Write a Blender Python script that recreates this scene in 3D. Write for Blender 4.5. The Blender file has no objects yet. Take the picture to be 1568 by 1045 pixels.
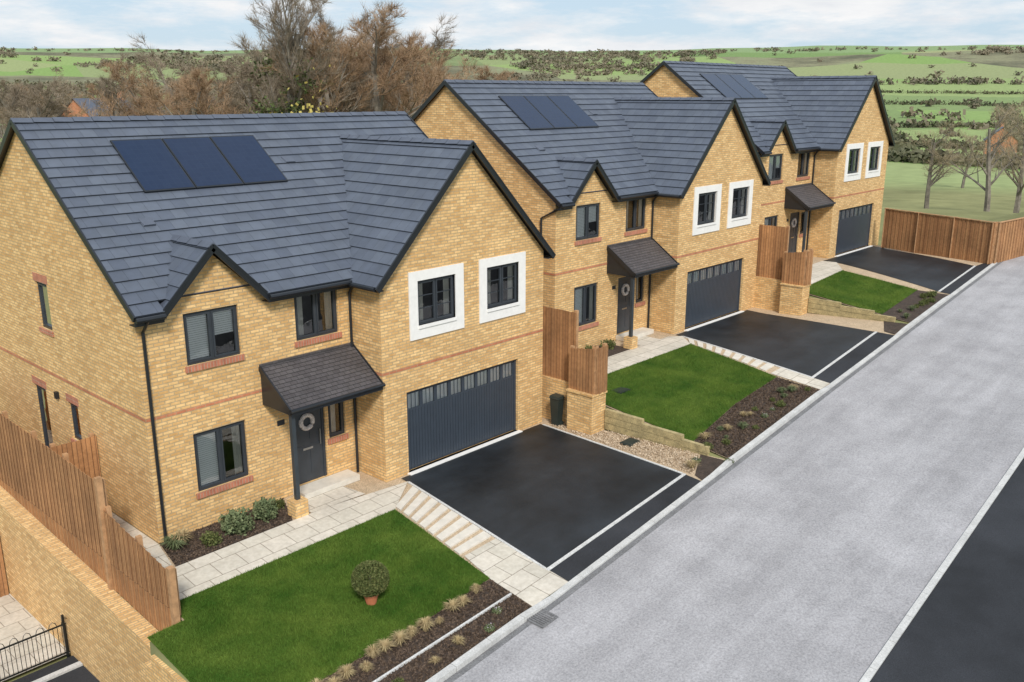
import bpy, bmesh, math, random, numpy as np
from mathutils import Vector, Matrix, noise
random.seed(7); rng=np.random.default_rng(5)
S=bpy.context.scene
# ---------------------------------------------------------------- materials
def mat(name):
    m=bpy.data.materials.new(name); m.use_nodes=True
    nt=m.node_tree; b=nt.nodes['Principled BSDF']; return m,nt,b
def N(nt,t,**k):
    n=nt.nodes.new(t)
    for a,v in k.items():
        if a.startswith('i_'): n.inputs[a[2:].replace('_',' ')].default_value=v
        else: setattr(n,a,v)
    return n
def c4(c): return (c[0],c[1],c[2],1)
def ramp(nt,src,stops):
    r=nt.nodes.new('ShaderNodeValToRGB'); e=r.color_ramp.elements
    while len(e)<len(stops): e.new(.5)
    for i,(p,c) in enumerate(stops): e[i].position=p; e[i].color=c4(c)
    nt.links.new(src,r.inputs[0]); return r.outputs[0]
def mixc(nt,fac,a,b,mode='MIX'):
    n=nt.nodes.new('ShaderNodeMix'); n.data_type='RGBA'; n.blend_type=mode
    for s,v in ((n.inputs[0],fac),(n.inputs[6],a),(n.inputs[7],b)):
        if hasattr(v,'is_output'): nt.links.new(v,s)
        else: s.default_value= v if isinstance(v,float) else c4(v)
    return n.outputs[2]
def pos(nt): return nt.nodes.new('ShaderNodeNewGeometry').outputs['Position']
def mapped(nt,vec,sc,rz=0):
    m=N(nt,'ShaderNodeMapping'); m.inputs['Scale'].default_value=sc; m.inputs['Rotation'].default_value=(0,0,rz); nt.links.new(vec,m.inputs[0]); return m.outputs[0]
def uvn(nt): return nt.nodes.new('ShaderNodeUVMap').outputs[0]
def noi(nt,vec,scale,detail=4,rough=.6):
    n=nt.nodes.new('ShaderNodeTexNoise'); n.inputs['Scale'].default_value=scale; n.inputs['Detail'].default_value=detail; n.inputs['Roughness'].default_value=rough
    nt.links.new(vec,n.inputs['Vector']); return n.outputs[0]
def bump(nt,b,h,strength=.4,dist=.01):
    n=nt.nodes.new('ShaderNodeBump'); n.inputs['Strength'].default_value=strength; n.inputs['Distance'].default_value=dist
    nt.links.new(h,n.inputs['Height']); nt.links.new(n.outputs[0],b.inputs['Normal'])
def plain(name,c,rough=.6,var=.15,scale=3,metal=0,spec=.5,bs=0,bd=.01,fine=0,streak=0,fa=.4):
    m,nt,b=mat(name); f=noi(nt,pos(nt),scale,6 if fine else 4)
    col=ramp(nt,f,[(.3,[x*(1-var) for x in c]),(.7,[min(1,x*(1+var)) for x in c])])
    if streak:
        s=noi(nt,mapped(nt,pos(nt),(.12,1.6,1),-.035),1.,5); col=mixc(nt,1.,col,ramp(nt,s,[(.35,(1-streak,)*3),(.65,(1+streak*.6,)*3)]),'MULTIPLY')
    if fine:
        f2=noi(nt,pos(nt),fine,3,.75); col=mixc(nt,1.,col,ramp(nt,f2,[(.3,(1-fa,)*3),(.7,(1+fa,)*3)]),'MULTIPLY')
        if bs: bump(nt,b,f2,bs,bd)
    nt.links.new(col,b.inputs['Base Color']); b.inputs['Roughness'].default_value=rough; b.inputs['Metallic'].default_value=metal
    b.inputs['Specular IOR Level'].default_value=spec
    return m
def brickmat(name,c1,c2,mort,bw=.225,rh=.075,ms=.01,rough=.85,stain=.25,bs=.5,fv=.14,off=.5,fr=9):
    m,nt,b=mat(name); uv=uvn(nt)
    t=N(nt,'ShaderNodeTexBrick',offset=off,i_Scale=1.,i_Mortar_Size=ms,i_Mortar_Smooth=.15,i_Bias=0.,i_Brick_Width=bw,i_Row_Height=rh,i_Color1=c4(c1),i_Color2=c4(c2),i_Mortar=c4(mort))
    nt.links.new(uv,t.inputs['Vector'])
    f=noi(nt,pos(nt),.9,5)
    sh=ramp(nt,f,[(.3,(1-stain,)*3),(.7,(1+stain*.3,)*3)])
    col=mixc(nt,1.,t.outputs[0],sh,'MULTIPLY')
    f2=noi(nt,uv,fr,3); s2=ramp(nt,f2,[(.35,(1-fv,1-fv*1.1,1-fv*1.3)),(.65,(1+fv*.6,)*3)])
    col=mixc(nt,1.,col,s2,'MULTIPLY')
    nt.links.new(col,b.inputs['Base Color']); b.inputs['Roughness'].default_value=rough
    inv=N(nt,'ShaderNodeMath',operation='SUBTRACT'); inv.inputs[0].default_value=1; nt.links.new(t.outputs[1],inv.inputs[1])
    bump(nt,b,inv.outputs[0],bs,.006); return m
M={}
M['brick']=brickmat('buff_brick',(.90,.605,.275),(.63,.365,.135),(.50,.36,.205),stain=.14,fv=.12,ms=.012)
M['redbrick']=brickmat('red_brick_trim',(.56,.205,.12),(.44,.16,.095),(.45,.32,.24),bw=.075,rh=.3,ms=.008)
M['belt']=brickmat('belt_brick',(.60,.235,.12),(.50,.18,.09),(.46,.30,.18),ms=.008)
M['tile']=brickmat('grey_roof_tile',(.085,.102,.14),(.11,.13,.17),(.035,.042,.055),bw=.33,rh=.33,ms=.004,rough=.5,stain=.14,bs=.25,fv=.08,fr=3)
M['porch']=brickmat('porch_tile',(.075,.068,.075),(.10,.092,.098),(.03,.03,.03),bw=.17,rh=.11,ms=.006,rough=.6)
M['ridge']=plain('ridge_tile_mat',(.09,.105,.14),.55)
M['black']=plain('black_upvc',(.014,.017,.022),.35)
M['frame']=plain('anthracite_frame',(.035,.042,.052),.4)
M['garage']=plain('garage_door_paint',(.038,.05,.068),.45,.08)
M['stone']=plain('white_stone',(.80,.79,.77),.8,.05,6)
M['post']=plain('porch_post',(.04,.05,.06),.4)
M['curtain']=plain('curtain_cloth',(.55,.52,.47),.9)
M['blind']=plain('blind_slats',(.90,.90,.90),.6,.03)
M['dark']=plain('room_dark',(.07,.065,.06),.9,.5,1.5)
M['wreath']=plain('wreath_mat',(.6,.53,.5),.9,.4,30)
M['steel']=plain('steel',(.5,.5,.5),.3,metal=1)
M['wood']=brickmat('fence_wood',(.50,.26,.115),(.36,.175,.075),(.12,.06,.03),bw=.105,rh=60,ms=.006,rough=.8,stain=.3,bs=.4)
M['post_wood']=plain('fence_post_wood',(.44,.25,.125),.8,.25,6)
M['sleeper']=plain('sleeper_wood',(.38,.31,.16),.85,.3,5,fine=40)
M['road']=plain('road_surface',(.352,.346,.36),.85,.15,.8,fine=24,bs=.5,bd=.008,streak=.11,fa=.30)
M['tarmac']=plain('drive_tarmac',(.016,.020,.025),.55,.7,.45,fine=60,bs=.5,bd=.004,spec=.4,streak=.2)  # lighter blotches: scuffs, plus a patchy sheen put into the colour
M['tarmac2']=plain('footway_tarmac',(.024,.026,.031),.7,.45,.5,fine=50,bs=.4,bd=.004,spec=.35)
M['kerb']=plain('kerb_concrete',(.52,.52,.51),.85,.15,3,fine=30,fa=.2)
M['channel']=plain('channel_blocks',(.17,.17,.175),.85,.2,3,fine=30)
M['granite']=plain('light_granite_strip',(.55,.55,.54),.85,.12,5,fine=40)
M['soil']=plain('soil_bark',(.06,.042,.032),.95,.4,6,fine=28,bs=1,bd=.03)
M['gravel']=plain('gravel_stone',(.50,.385,.26),.9,.12,4,fine=32,bs=1,bd=.02)
M['slab']=brickmat('paving_slab',(.68,.63,.55),(.60,.56,.48),(.30,.26,.21),bw=.6,rh=.52,ms=.010,rough=.85,stain=.18,bs=.3,fv=.10)
M['slab1']=plain('step_slab',(.64,.60,.53),.85,.1,5)
M['pot']=plain('terracotta',(.5,.17,.08),.7)
M['iron']=plain('railing_iron',(.01,.012,.012),.4)
M['bin']=plain('bin_plastic',(.02,.03,.028),.5)
def grassmat(name,a,b_,sc=.9):
    m,nt,b=mat(name); p=pos(nt); f=noi(nt,p,sc,7,.68); col=ramp(nt,f,[(.34,a),(.52,[(x+y)/2 for x,y in zip(a,b_)]),(.68,b_)])
    mow=noi(nt,mapped(nt,p,(.15,2.4,1)),1.,3); col=mixc(nt,1.,col,ramp(nt,mow,[(.4,(.86,.88,.86)),(.6,(1.1,1.08,1.05))]),'MULTIPLY')
    f2=noi(nt,p,45,3,.8); col=mixc(nt,1.,col,ramp(nt,f2,[(.3,(.45,.5,.4)),(.7,(1.4,1.35,1.2))]),'MULTIPLY')
    nt.links.new(col,b.inputs['Base Color']); b.inputs['Roughness'].default_value=.9; b.inputs['Specular IOR Level'].default_value=.2; bump(nt,b,f2,.8,.03); return m
M['grass']=grassmat('lawn_grass',(.040,.088,.009),(.105,.158,.024))
def leafmat(name,a,b_,sc=8,det=3):
    m,nt,b=mat(name); col=ramp(nt,noi(nt,pos(nt),sc,det,.65),[(.34,a),(.66,b_)]); nt.links.new(col,b.inputs['Base Color']); b.inputs['Roughness'].default_value=.75; b.inputs['Specular IOR Level'].default_value=.2; return m
M['blade']=leafmat('grass_blades',(.042,.112,.011),(.125,.195,.03),.9,8)
M['leaf']=leafmat('shrub_leaf',(.07,.10,.045),(.19,.22,.11))
M['box']=leafmat('topiary_leaf',(.05,.075,.02),(.16,.17,.06),14)
M['dry']=leafmat('dry_grass',(.30,.22,.12),(.46,.37,.2))
M['pink']=leafmat('flower_petals',(.5,.4,.48),(.75,.72,.74),20)
M['ivy']=leafmat('ivy_leaf',(.035,.055,.018),(.11,.14,.045),1)
M['yellowleaf']=leafmat('yellow_leaf',(.34,.29,.08),(.52,.43,.13),2)
M['bark']=leafmat('bark',(.13,.115,.095),(.26,.23,.19),2)
M['twig']=leafmat('twig_brown',(.165,.13,.095),(.32,.26,.19),.25)
M['twigo']=leafmat('twig_russet',(.26,.165,.10),(.38,.26,.16),.25)
M['twigp']=leafmat('twig_pale',(.27,.22,.14),(.42,.35,.23),.4)
M['wood_far']=leafmat('distant_foliage',(.12,.115,.08),(.25,.21,.145),.014,7)
M['hedge_far']=leafmat('hedge_foliage',(.07,.08,.045),(.17,.16,.095),.02,7)
def solarmat():
    m,nt,b=mat('solar_cells'); uv=uvn(nt)
    t=N(nt,'ShaderNodeTexBrick',offset=0,i_Scale=1.,i_Mortar_Size=.002,i_Bias=0.,i_Brick_Width=.16,i_Row_Height=.16,i_Color1=(.008,.020,.055,1),i_Color2=(.010,.023,.06,1),i_Mortar=(.02,.038,.075,1))
    nt.links.new(uv,t.inputs['Vector']); nt.links.new(t.outputs[0],b.inputs['Base Color']); b.inputs['Roughness'].default_value=.15; b.inputs['Specular IOR Level'].default_value=.35; return m
M['solar']=solarmat()
def glassmat():
    m,nt,b=mat('window_glass'); nt.nodes.remove(b); o=nt.nodes['Material Output']
    f=N(nt,'ShaderNodeFresnel',i_IOR=1.55); a=N(nt,'ShaderNodeMath',operation='ADD'); a.inputs[1].default_value=.08; nt.links.new(f.outputs[0],a.inputs[0])
    tr=N(nt,'ShaderNodeBsdfTransparent'); tr.inputs[0].default_value=(.95,.97,.97,1); g=N(nt,'ShaderNodeBsdfGlossy'); g.inputs['Roughness'].default_value=.015
    bn=N(nt,'ShaderNodeBump',i_Strength=.12,i_Distance=.05); nt.links.new(noi(nt,pos(nt),1.5,2),bn.inputs['Height']); nt.links.new(bn.outputs[0],g.inputs['Normal'])
    x=N(nt,'ShaderNodeMixShader'); nt.links.new(a.outputs[0],x.inputs[0]); nt.links.new(tr.outputs[0],x.inputs[1]); nt.links.new(g.outputs[0],x.inputs[2]); nt.links.new(x.outputs[0],o.inputs[0]); return m
M['glass']=glassmat()
def terrainmat():
    m,nt,b=mat('countryside'); p=pos(nt)
    q=mapped(nt,p,(1,1,0))
    v=N(nt,'ShaderNodeTexVoronoi',i_Scale=.0042); nt.links.new(q,v.inputs['Vector'])
    sp=N(nt,'ShaderNodeSeparateColor'); nt.links.new(v.outputs['Color'],sp.inputs[0])
    fld=ramp(nt,sp.outputs[0],[(0.,(.21,.32,.10)),(.35,(.26,.35,.13)),(.6,(.31,.33,.17)),(1.,(.18,.27,.10))])
    scrub=ramp(nt,noi(nt,q,.008,11,.76),[(.38,(.11,.115,.075)),(.46,(.17,.165,.105)),(.54,(.24,.235,.145)),(.64,(.24,.28,.15))])
    sx=N(nt,'ShaderNodeSeparateXYZ'); nt.links.new(p,sx.inputs[0])
    zn=N(nt,'ShaderNodeMath',operation='MULTIPLY_ADD'); nt.links.new(noi(nt,q,.003,4),zn.inputs[0]); zn.inputs[1].default_value=26; nt.links.new(sx.outputs[2],zn.inputs[2])
    a=N(nt,'ShaderNodeMapRange',i_From_Min=30.,i_From_Max=36.); nt.links.new(zn.outputs[0],a.inputs[0])
    bb=N(nt,'ShaderNodeMapRange',i_From_Min=83.,i_From_Max=86.); nt.links.new(zn.outputs[0],bb.inputs[0])
    pf=ramp(nt,sp.outputs[1],[(.60,(0,0,0)),(.62,(1,1,1))]); sc2=mixc(nt,pf,scrub,fld)
    col=mixc(nt,a.outputs[0],fld,sc2); col=mixc(nt,bb.outputs[0],col,(.23,.32,.15))
    ds=N(nt,'ShaderNodeVectorMath',operation='LENGTH'); nt.links.new(q,ds.inputs[0])
    nr=N(nt,'ShaderNodeMapRange',i_From_Min=120.,i_From_Max=150.); nt.links.new(ds.outputs['Value'],nr.inputs[0])
    mead=ramp(nt,noi(nt,q,.09,8,.75),[(.35,(.17,.175,.08)),(.65,(.28,.28,.13))])
    col=mixc(nt,nr.outputs[0],mead,col)
    col=mixc(nt,1.,col,ramp(nt,noi(nt,q,.25,5),[(.3,(.82,)*3),(.7,(1.12,)*3)]),'MULTIPLY')
    nt.links.new(col,b.inputs['Base Color']); b.inputs['Roughness'].default_value=1; b.inputs['Specular IOR Level'].default_value=.1; return m
M['terrain']=terrainmat()
# ---------------------------------------------------------------- mesh builder
class MB:
    def __init__(s): s.v=[];s.f=[];s.m=[];s.uv=[]
    def poly(s,pts,m=0,uv=None):
        pts=[Vector(p) for p in pts]; n=(pts[1]-pts[0]).cross(pts[2]-pts[0])
        if uv is None:
            if n.length<1e-12: n=Vector((0,0,1))
            n.normalize(); t=Vector((0,0,1)).cross(n)
            t=Vector((1,0,0)) if t.length<.05 else t.normalized(); b=n.cross(t); uv=[(p.dot(t),p.dot(b)) for p in pts]
        k=len(s.v); s.v+=pts; s.f.append(tuple(range(k,k+len(pts)))); s.m.append(m); s.uv+=list(uv)
    def hexa(s,b,t,m=0):
        s.poly(b[::-1],m); s.poly(t,m)
        for i in range(len(b)): j=(i+1)%len(b); s.poly([b[i],b[j],t[j],t[i]],m)
    def box(s,x0,x1,y0,y1,z0,z1,m=0):
        b=[(x0,y0,z0),(x1,y0,z0),(x1,y1,z0),(x0,y1,z0)]; s.hexa(b,[(p[0],p[1],z1) for p in b],m)
    def beam(s,a,b,w,h,m=0,up=(0,0,1)):
        a=Vector(a);b=Vector(b);d=(b-a).normalized();r=d.cross(Vector(up)).normalized();u=r.cross(d)
        q=[(-w/2,-h/2),(w/2,-h/2),(w/2,h/2),(-w/2,h/2)]
        s.hexa([a+r*i+u*j for i,j in q],[b+r*i+u*j for i,j in q],m)
    def tube(s,path,r,n=8,m=0,cap=True):
        rings=[];path=[Vector(p) for p in path]
        if not isinstance(r,(list,tuple)): r=[r]*len(path)
        for i,p in enumerate(path):
            d=(path[min(i+1,len(path)-1)]-path[max(i-1,0)]).normalized()
            a=d.cross(Vector((0.31,.95,.05)) if abs(d.z)>.9 else Vector((0,0,1))).normalized(); b=d.cross(a)
            rings.append([p+(a*math.cos(2*math.pi*k/n)+b*math.sin(2*math.pi*k/n))*r[i] for k in range(n)])
        for i in range(len(rings)-1):
            for k in range(n): l=(k+1)%n; s.poly([rings[i][k],rings[i][l],rings[i+1][l],rings[i+1][k]],m)
        if cap: s.poly(rings[0][::-1],m); s.poly(rings[-1],m)
    def build(s,name,mats,parent=None,smooth=False):
        me=bpy.data.meshes.new(name); me.from_pydata([tuple(p) for p in s.v],[],s.f)
        for k in mats: me.materials.append(M[k] if isinstance(k,str) else k)
        me.polygons.foreach_set('material_index',s.m)
        u=me.uv_layers.new(name='UVMap'); u.data.foreach_set('uv',[c for q in s.uv for c in q])
        if smooth: me.polygons.foreach_set('use_smooth',[True]*len(s.f))
        me.update(); o=bpy.data.objects.new(name,me); S.collection.objects.link(o)
        if parent: o.parent=parent
        return o
def npmesh(name,groups):
    vs=[];ls=[];mi=[];tot=[];off=0;mats=[]
    for V,mk in groups:
        if mk not in mats: mats.append(mk)
        n,k,_=V.shape; vs.append(V.reshape(-1,3)); ls.append(np.arange(off,off+n*k)); tot.append(np.full(n,k)); mi.append(np.full(n,mats.index(mk))); off+=n*k
    vs=np.concatenate(vs);ls=np.concatenate(ls);tot=np.concatenate(tot);mi=np.concatenate(mi)
    me=bpy.data.meshes.new(name); me.vertices.add(len(vs)); me.vertices.foreach_set('co',vs.astype(np.float32).ravel())
    me.loops.add(len(ls)); me.loops.foreach_set('vertex_index',ls.astype(np.int32)); me.polygons.add(len(tot))
    me.polygons.foreach_set('loop_start',np.concatenate([[0],np.cumsum(tot)[:-1]]).astype(np.int32)); me.polygons.foreach_set('loop_total',tot.astype(np.int32))
    for k in mats: me.materials.append(M[k])
    me.polygons.foreach_set('material_index',mi.astype(np.int32)); me.update(calc_edges=True); return me
def add(name,me,loc=(0,0,0),sc=1,rz=0,parent=None):
    o=bpy.data.objects.new(name,me); o.location=loc; o.scale=(sc,sc,sc) if not isinstance(sc,tuple) else sc; o.rotation_euler=(0,0,rz); S.collection.objects.link(o)
    if parent: o.parent=parent
    return o
def empty(name,loc=(0,0,0),rz=0):
    e=bpy.data.objects.new(name,None); e.location=loc; e.rotation_euler=(0,0,rz); e.empty_display_size=.3; S.collection.objects.link(e); return e
def clip(poly,planes):
    for a,b,c in planes:
        out=[]
        for i in range(len(poly)):
            p=poly[i];q=poly[(i+1)%len(poly)];dp=a*p[0]+b*p[1]-c;dq=a*q[0]+b*q[1]-c
            if dp<=0: out.append(p)
            if dp*dq<0: t=dp/(dp-dq); out.append((p[0]+(q[0]-p[0])*t,p[1]+(q[1]-p[1])*t))
        poly=out
        if len(poly)<3: return []
    return poly
def wall(mb,T,u0,u1,z0,z1,opens,planes=(),depth=.13,m=0):
    us=sorted({u0,u1,*[a for o in opens for a in o[:2]]}); zs=sorted({z0,z1,*[a for o in opens for a in o[2:4]]})
    for i in range(len(us)-1):
        for j in range(len(zs)-1):
            um=(us[i]+us[i+1])/2; zm=(zs[j]+zs[j+1])/2
            if any(o[0]<um<o[1] and o[2]<zm<o[3] for o in opens): continue
            p=clip([(us[i],zs[j]),(us[i+1],zs[j]),(us[i+1],zs[j+1]),(us[i],zs[j+1])],planes)
            if len(p)>2: mb.poly([T(a,0,b) for a,b in p],m,p)
    for a,b,c,d in [o[:4] for o in opens]:
        mb.poly([T(a,0,c),T(a,depth,c),T(a,depth,d),T(a,0,d)],m,[(0,c),(depth,c),(depth,d),(0,d)])
        mb.poly([T(b,0,c),T(b,depth,c),T(b,depth,d),T(b,0,d)],m,[(0,c),(depth,c),(depth,d),(0,d)])
        mb.poly([T(a,0,d),T(b,0,d),T(b,depth,d),T(a,depth,d)],m,[(a,0),(b,0),(b,depth),(a,depth)])
        mb.poly([T(a,0,c),T(b,0,c),T(b,depth,c),T(a,depth,c)],m,[(a,0),(b,0),(b,depth),(a,depth)])
def roof(mb,O,A,B,Slen,c,ufn,m=0,lift=.036,under=1):
    O=Vector(O);A=Vector(A);B=Vector(B).normalized();n=A.cross(B).normalized()
    if n.z<0:n=-n
    k=0
    while k*c<Slen-1e-4:
        v0=k*c;v1=min(Slen,(k+1)*c)
        spans=ufn(v0,v1)
        if not isinstance(spans,list): spans=[spans]
        for u0,u1 in spans:
            if u1<=u0: continue
            p=lambda u,v,l:O+A*u+B*v+n*l
            l1=.006
            mb.poly([p(u0,v0,lift),p(u1,v0,lift),p(u1,v1,l1),p(u0,v1,l1)],m,[(u0,v0),(u1,v0),(u1,v1),(u0,v1)])
            mb.poly([p(u0,v0,-.01),p(u1,v0,-.01),p(u1,v0,lift),p(u0,v0,lift)],m,[(u0,v0+.01)]*4)
            for uu in(u0,u1): mb.poly([p(uu,v0,-.03),p(uu,v1,-.03),p(uu,v1,l1),p(uu,v0,lift)],m,[(uu,v0)]*4)
            mb.poly([p(u0,v0,-.03),p(u1,v0,-.03),p(u1,v1,-.03),p(u0,v1,-.03)],under)
        k+=1
def window(T,u0,u1,z0,z1,parent,panes=2,bars=0,blind=None,name='window'):
    f=MB()
    def bx(a,b,c,d,d0,d1,m): f.hexa([T(a,d0,c),T(b,d0,c),T(b,d1,c),T(a,d1,c)],[T(a,d0,d),T(b,d0,d),T(b,d1,d),T(a,d1,d)],m)
    w=.055
    bx(u0,u0+w,z0,z1,.05,.12,0);bx(u1-w,u1,z0,z1,.05,.12,0);bx(u0+w,u1-w,z1-w,z1,.05,.12,0);bx(u0+w,u1-w,z0,z0+w,.05,.12,0)
    pw=(u1-u0-2*w)/panes
    for i in range(panes):
        a=u0+w+i*pw;b=a+pw
        if i: bx(a-.025,a+.025,z0+w,z1-w,.052,.118,0)
        a+=.025 if i else 0; b-=.025 if i<panes-1 else 0
        s=.04;c,d=z0+w,z1-w
        bx(a,a+s,c,d,.035,.1,0);bx(b-s,b,c,d,.035,.1,0);bx(a+s,b-s,d-s,d,.035,.1,0);bx(a+s,b-s,c,c+s,.035,.1,0)
        a+=s;b-=s;c+=s;d-=s
        f.poly([T(a,.08,c),T(b,.08,c),T(b,.08,d),T(a,.08,d)],1)
        for q in range(bars): z=c+(d-c)*(q+1)/(bars+1); bx(a,b,z-.01,z+.01,.06,.078,0)
        if blind and i in blind:
            z=d
            lim=c+(0 if blind[i]==1 else (d-c)*(1-blind[i]))
            while z>lim: f.poly([T(a-.03,.105,z-.042),T(b+.03,.105,z-.042),T(b+.03,.108,z),T(a-.03,.108,z)],3); z-=.048
        else:
            sgn=a if i==0 else b; w2=.2*(1 if i==0 else -1)
            for k in range(4): f.poly([T(sgn+w2*k/4,.125+.03*(k%2),c-.1),T(sgn+w2*(k+1)/4,.125+.03*((k+1)%2),c-.1),T(sgn+w2*(k+1)/4,.125+.03*((k+1)%2),d+.1),T(sgn+w2*k/4,.125+.03*(k%2),d+.1)],2)
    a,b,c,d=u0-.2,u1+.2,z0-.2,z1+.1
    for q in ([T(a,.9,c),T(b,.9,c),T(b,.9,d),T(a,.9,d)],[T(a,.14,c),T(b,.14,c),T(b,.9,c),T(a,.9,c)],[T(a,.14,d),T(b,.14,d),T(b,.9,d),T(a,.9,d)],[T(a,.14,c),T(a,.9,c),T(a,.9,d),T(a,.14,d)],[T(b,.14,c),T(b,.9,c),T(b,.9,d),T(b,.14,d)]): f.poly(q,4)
    return f.build(name,['frame','glass','curtain','blind','dark'],parent)
# ---------------------------------------------------------------- house
G1,G2,P,D=5.40,11.34,1.115,9.65
ZR,ZER,OE,YR=8.81,5.10,.27,4.83; sl=(ZR-ZER)/(YR+OE)
GX=(G1+G2)/2; GZ=8.22; gs=1.01
def house(variant):
    H=empty('brick_house')
    Tf=lambda u,d,z:(u,d,z); Tg=lambda u,d,z:(u,-P+d,z); Ts=lambda u,d,z:(d,u,z); Tr=lambda u,d,z:(G2-d,u,z); Tp=lambda u,d,z:(G1+d,u,z); Tb=lambda u,d,z:(u,D-d,z)
    w=MB(); zb=-1.6
    fo=[(1.03,2.32,3.78,4.93),(3.78,5.0,3.78,4.93),(1.0,2.28,.86,2.24),(3.45,4.45,.16,2.2),(4.55,5.05,1.12,2.14)]
    wall(w,Tf,0,G1,zb,5.03,fo)
    w.poly([(.48,0,5.03),(2.96,0,5.03),(1.72,0,6.2)],0,[(.48,5.03),(2.96,5.03),(1.72,6.2)])
    go=[(6.145,10.28,.03,2.19,),(6.58,7.87,3.83,4.97),(9.02,10.28,3.83,4.97)]
    wall(w,Tg,G1,G2,zb,GZ,go,[(gs,1,GZ-.08+gs*GX),(-gs,1,GZ-.08-gs*GX)],depth=.16)
    so=[(4.45,5.15,3.95,5.1),(5.45,6.2,.1,2.3),(3.55,4.1,1.35,2.3)] if variant==0 else []
    pl=[(-sl,1,ZER+sl*OE-.05),(sl,1,ZR+sl*YR-.05)]
    wall(w,Ts,0,D,zb,ZR,so,pl); wall(w,Tr,0,D,zb,ZR,[],pl); wall(w,Tr,-P,0,zb,5.05,[]); wall(w,Tp,-P,0,zb,5.05,[]); wall(w,Tb,0,G2,zb,5.1,[])
    w.build('walls',['brick'],H)
    t=MB(); bz0,bz1=2.79,2.865
    t.box(-.006,G1,-.006,.0,bz0,bz1); t.box(G1-.006,G2+.006,-P-.006,-P,bz0,bz1); t.box(G1-.006,G1,-P,-.007,bz0,bz1); t.box(-.006,0,.0,D,bz0,bz1); t.box(G2,G2+.006,-P,D,bz0,bz1)
    t.build('belt_course',['belt'],H)
    t=MB()
    for a,b,z in ((1.03,2.32,3.78),(3.78,5.0,3.78),(1.0,2.28,.86),(4.55,5.05,1.12)): t.box(a-.06,b+.06,-.045,.0,z-.13,z)
    if variant==0:
        for a,b,z in ((4.45,5.15,3.95),(3.55,4.1,1.35)): t.box(-.04,0,a-.05,b+.05,z-.11,z)
        for a,b,z in ((4.45,5.15,5.1),(3.55,4.1,2.3),(5.45,6.2,2.3)): t.box(-.008,0,a-.08,b+.08,z,z+.2)
    t.build('brick_sills',['redbrick'],H)
    t=MB()
    for a,b,c,d in ((6.305,8.161,3.497,5.214),(8.743,10.55,3.497,5.214)):
        i0,i1=(6.58,7.87) if a<7 else (9.02,10.28)
        y0,y1=-P-.035,-P+.05
        t.box(a,i0,y0,y1,c,d);t.box(i1,b,y0,y1,c,d);t.box(i0,i1,y0,y1,4.97,d);t.box(i0,i1,y0,y1,c,3.83);t.box(i0-.0,i1+.0,y0-.03,y0-.001,3.76,3.84)
    t.build('stone_window_surrounds',['stone'],H)
    window(Tf,*fo[0],H,2,0,{0:1,1:.55}); window(Tf,*fo[1],H,2,0,{}); window(Tf,*fo[2],H,2,0,{0:1}); window(Tf,*fo[4],H,1,0,{})
    for o in go[1:]: window(Tg,*o,H,2,2,{})
    if variant==0:
        window(Ts,*so[0],H,1); window(Ts,*so[1],H,1,name='side_door'); window(Ts,*so[2],H,1)
        k=MB(); k.box(-.08,0,4.6,4.72,2.25,2.42); k.build('wall_light',['black'],H)
    d=MB(); a,b,c,e=fo[3]
    d.box(a,a+.07,.05,.13,c,e);d.box(b-.07,b,.05,.13,c,e);d.box(a+.07,b-.07,.05,.13,e-.07,e)
    d.box(a+.07,b-.07,.07,.12,c,e-.07)
    for q0,q1 in ((.2,.95),(1.1,1.85)):
        for x0 in (a+.17,): d.box(x0,x0+.26,.062,.069,c+q0,c+q1); d.box(x0+.4,x0+.66,.062,.069,c+q0,c+q1)
    d.tube([(b-.15,.03,1.05),(b-.15,.03,1.45)],.014,6,1); d.box(a+.36,a+.64,.055,.061,1.0,1.05,1)
    pts=[(a+.5+.17*math.cos(t_*math.pi/8),.045,1.72+.17*math.sin(t_*math.pi/8)) for t_ in range(17)]
    d.tube(pts,.055,8,2,False); d.box(a-.05,b+.6,-.5,-.003,.0,.15,3)
    d.build('front_door',['frame','steel','wreath','slab1'],H)
    g=MB(); a,b,c,e=6.145,10.28,.03,2.19; y=-P
    g.box(a,a+.07,y+.08,y+.15,c,e);g.box(b-.07,b,y+.08,y+.15,c,e);g.box(a+.07,b-.07,y+.08,y+.15,e-.06,e)
    wz0,wz1=e-.5,e-.1; x=a+.07; n=40; pw=(b-a-.14)/n
    for k in range(n): g.box(x+k*pw+.006,x+(k+1)*pw-.006,y+.10,y+.13,c+.02,wz0-.04)
    g.box(a+.07,b-.07,y+.115,y+.14,c,wz0-.045); g.box(a+.07,b-.07,y+.10,y+.14,wz0-.04,wz0)
    g.box(a+.07,b-.07,y+.10,y+.14,wz1,e-.06)
    nw=8; ww=(b-a-.14)/nw
    for k in range(nw+1): xx=x+k*ww; g.box(max(xx-.05,a+.07),min(xx+.05,b-.07),y+.10,y+.14,wz0,wz1)
    for k in range(nw):
        x0=x+k*ww+.05;x1=x+(k+1)*ww-.05
        g.poly([(x0,y+.125,wz0),(x1,y+.125,wz0),(x1,y+.125,wz1),(x0,y+.125,wz1)],2)
        for q in (1,2): xm=x0+(x1-x0)*q/3; g.box(xm-.008,xm+.008,y+.115,y+.124,wz0,wz1)
    g.poly([(a,y+.15,wz0-.2),(b,y+.15,wz0-.2),(b,y+.15,e),(a,y+.15,e)],1); g.box(a-.05,b+.05,y-.14,y+.10,-.02,.03,3)
    g.build('garage_door',['garage','blind','glass','stone','curtain'],H)
    r=MB(); S1=math.hypot(YR+OE,ZR-ZER); XL,XR=-.12,G2+.12
    B=Vector((0,YR+OE,ZR-ZER)).normalized()
    fmain=lambda v0,v1:[(0,.52-XL),(2.92-XL,XR-XL-.2)] if v0<.01 else (0,XR-XL)
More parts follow.
